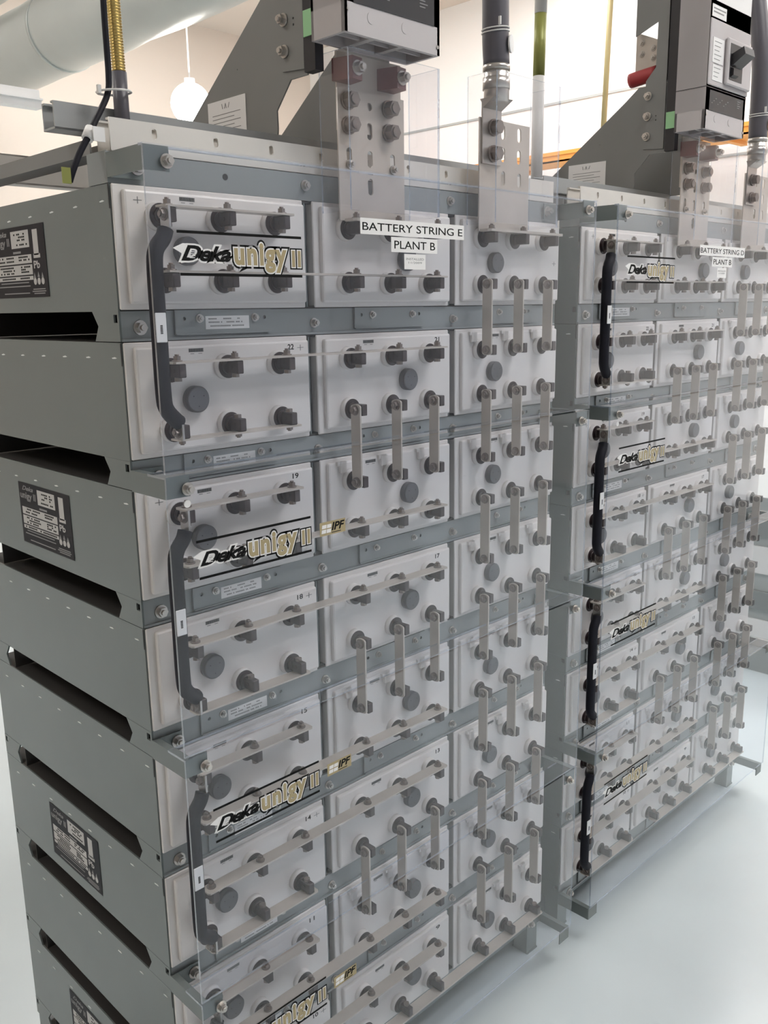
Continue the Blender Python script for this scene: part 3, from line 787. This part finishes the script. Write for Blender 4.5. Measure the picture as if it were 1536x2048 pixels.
# signs on the top shields
def signs(letter, dx, root, sh):
    Y = -.1056
    for (nm, x0, x1, za, zb_, lines) in (('string_sign', .402, .673, -.0335, -.060, [('BATTERY STRING ' + letter, .407, .668, -.0535, -.0405)]),
                                         ('plant_sign', .476, .597, -.0620, -.0875, [('PLANT B', .484, .591, -.0815, -.068)]),
                                         ('install_sign', .509, .565, -.0900, -.1165, [('INSTALLED', .514, .560, -.1005, -.0965), ('11/2009', .520, .555, -.1065, -.103)])):
        b = MB('label', 'ink', 'inkgrey'); b.box(x0, x1, Y - .0003, Y, zb_, za, 0)
        for (s, a, c, l, h) in lines: put_text(b, s, a, c, l, h, Y - .0004, 1 if nm != 'install_sign' else 2, 0, .004 if nm != 'install_sign' else 0.0, 0.0)
        o = link(nm, b.mesh(nm), sh); o['label'] = 'white sign reading ' + ' '.join(q[0] for q in lines) if nm != 'install_sign' else 'small white installation date sticker'
signs('E', 0, SIGN['r'], SIGN['sh'])
far = [o for o in C.objects if o.parent is None and o.get('label', '').startswith('clear acrylic shield with bent top lip, topmost') and 'far rack' in o['label']][0]
signs('D', OFF, far, [c for c in far.children if c.name.startswith('panel')][0])

# ------------------------------------------------------------------ cables and conduits above
r = thing('brass_conduit', 'ribbed gold conduit ending in dark grey sleeve behind top left of near rack', 'conduit', (.078, .07, .09))
b = MB('gold')
pts = []; rs = []
n = 640
for i in range(n):
    f = i / (n - 1); z = .17 + f * .65
    pts.append((.068 - .02 * f * .3, .07, z)); rs.append(.0098 + .0010 * math.sin(i * 2 * PI / 4))
b.tube(pts, rs, 14, sub=1); part('ribbed_hose', b, r)
b = MB('tape'); b.tube([(.068, .07, .085), (.068, .07, .12), (.068, .07, .173)], [.0120, .0115, .0115], 16, sub=1); part('sleeve', b, r)
b = MB('gold'); b.tube([(.062, .07, .82), (.06, .08, 1.4), (.06, .1, CH - ZT)], .0105, 12); part('hose_run', b, r)
b = MB('tie'); b.tube([(.0550 + .0262 * math.cos(a), .066 + .0235 * math.sin(a), .142 + .002 * math.cos(a)) for a in [i * PI / 8 for i in range(17)]], .0018, 6, sub=1); b.box(.0235, .0285, .055, .061, .135, .147); part('zip_tie', b, r)
r = thing('sensor_cable', 'thin black cable curving down beside gold conduit with white and green tags', 'cable', (-.01, .03, .0))
b = MB('cable'); b.tube([(.040, .050, CH - ZT), (.040, .054, 1.2), (.045, .058, .40), (.044, .058, .24), (.043, .057, .16), (.038, .056, .135), (.023, .05, .112), (.002, .032, .090), (-.014, .021, .069), (-.032, .02, .042), (-.046, .018, .016), (-.052, .02, .0)], .0046, 10, sub=6); part('cable_jacket', b, r)
b = MB('label'); b.tube([(-.009, .025, .077), (-.019, .021, .061)], .0085, 10, sub=1); b.box(-.014, .004, .010, .012, .058, .078); part('white_tag', b, r, None, 'crumpled white cable tag')
b = MB('yg'); b.box(-.066, -.053, .012, .014, -.004, .018); part('green_tag', b, r, None, 'small olive tag')
b = MB('yg', 'tie'); b.tube([(1.527, .35, .44), (1.530, .35, .60)], .0165, 14, 0, sub=1); b.tube([(1.527, .35, .09), (1.527, .35, .44)], .0165, 14, 1, sub=1); b.tube([(1.53, .35, .60), (1.532, .35, CH - ZT)], .0172, 14, 1, sub=1)  # white lower length paints the overexposed fade behind the cover
solo('green_conduit', b, 'olive green hanging conduit with pale washed-out sleeve behind the right end of near rack', 'conduit', keep=False)
M['rod'] = mat('dull_brass_rod', (0.33, 0.27, 0.13), 0.6, 0.1)
b = MB('rod'); b.cyl((6.05, 3.0, .9), (6.12, 3.0, CH - ZT), .022, 10)
solo('hanger_rod', b, 'thin brass rod hanging from ceiling in front of the white wall', 'rod', keep=False)

# ------------------------------------------------------------------ background
def angpos(deg, d): return (-.69 + d * math.cos(math.radians(deg)), -.184 + d * math.sin(math.radians(deg)))
r = thing('air_duct', 'huge pale foil-wrapped round air duct running under the ceiling at top left', 'duct', (2.58, 1.5, 1.5))
x, z = angpos(30.6, 3.8)
b = MB('duct')
n = 60; pts = []; rs = []
for i in range(n):
    f = i / (n - 1); pts.append((x + .004 * math.sin(i * 1.7), Y0 + .1 + f * (Y1 - Y0 - .2), z + .004 * math.cos(i * 1.3))); rs.append(.262 + .003 * math.sin(i * 2.1))
b.tube(pts, rs, 40, sub=1); du = part('duct_wrap', b, r)
b = MB('duct')
for y in (-2.5, 0.1, 2.7, 5.2): b.tube([(x, y, z), (x, y + .03, z)], .268, 40, sub=1)
part('duct_band', b, r)
x, z = angpos(37.2, 3.8)
b = MB('strut'); b.tube([(x, Y0 + .1, z), (x, Y1 - .1, z)], .12, 24, sub=1)
solo('metal_pipe', b, 'silver metal pipe beside the air duct in the top left corner', 'pipe', keep=False)
r = thing('globe_lamp', 'round glowing lamp hanging in background left of the grey bracket', 'lamp', (3.46, 5.0, 1.2))
t = bmesh.new(); bmesh.ops.create_uvsphere(t, u_segments=24, v_segments=14, radius=.15, matrix=Matrix.Translation((3.46, 5.0, 1.36)))
b = MB('globe'); b._merge(t, 0, True); part('globe', b, r)
b = MB('lamphouse'); b.cyl((3.46, 5, 1.5), (3.46, 5, CH - ZT), .006, 10); b.cyl((3.46, 5, 1.50), (3.46, 5, 1.54), .04, 16); part('stem', b, r)
for rt_ in (r,): ROOTS.remove(rt_)
b = MB('lamphouse'); b.box(-1.2, 1.79, 3.98, 4.06, .95, .99); b.box(-1.2, 1.79, 3.96, 4.08, .99, 1.0); b.box(-1.2, 1.79, 4.0, 4.04, 1.0, 1.05)
solo('cable_raceway', b, 'white horizontal raceway hanging in background at left edge', 'raceway', keep=False)
b = MB('orange'); xx = 6.2
b.box(xx, xx + .3, -3, 6.5, 1.03, 1.045); b.box(xx, xx + .012, -3, 6.5, 1.03, 1.10); b.box(xx + .288, xx + .3, -3, 6.5, 1.03, 1.17)
b.box(xx - .01, xx, -3, 6.5, 1.085, 1.10); b.box(xx + .28, xx + .3, -3, 6.5, 1.15, 1.17)
for y in (-2, 0, 2, 4, 6): b.box(xx - .02, xx + .32, y, y + .05, 1.0, 1.03)
solo('cable_tray', b, 'orange cable tray running along the far white wall', 'cable tray', keep=False)
r = thing('equipment_cabinet', 'low pale grey cabinet with dark bands on floor beyond the far rack', 'cabinet', (3.9, .5, -ZT))
b = MB('cab'); b.box(3.45, 4.2, -.9, 1.9, -ZT, -ZT + .86); part('body', b, r)
for i, z in enumerate((-1.80, -1.62, -1.44, -1.26)):
    b = MB('frame' if i % 2 else 'lamphouse'); b.box(3.438, 3.45, -.86, 1.86, z, z + (.09 if i % 2 else .13)); part('drawer', b, r)
for o in C.objects:
    if '_b' in o: del o['_b']
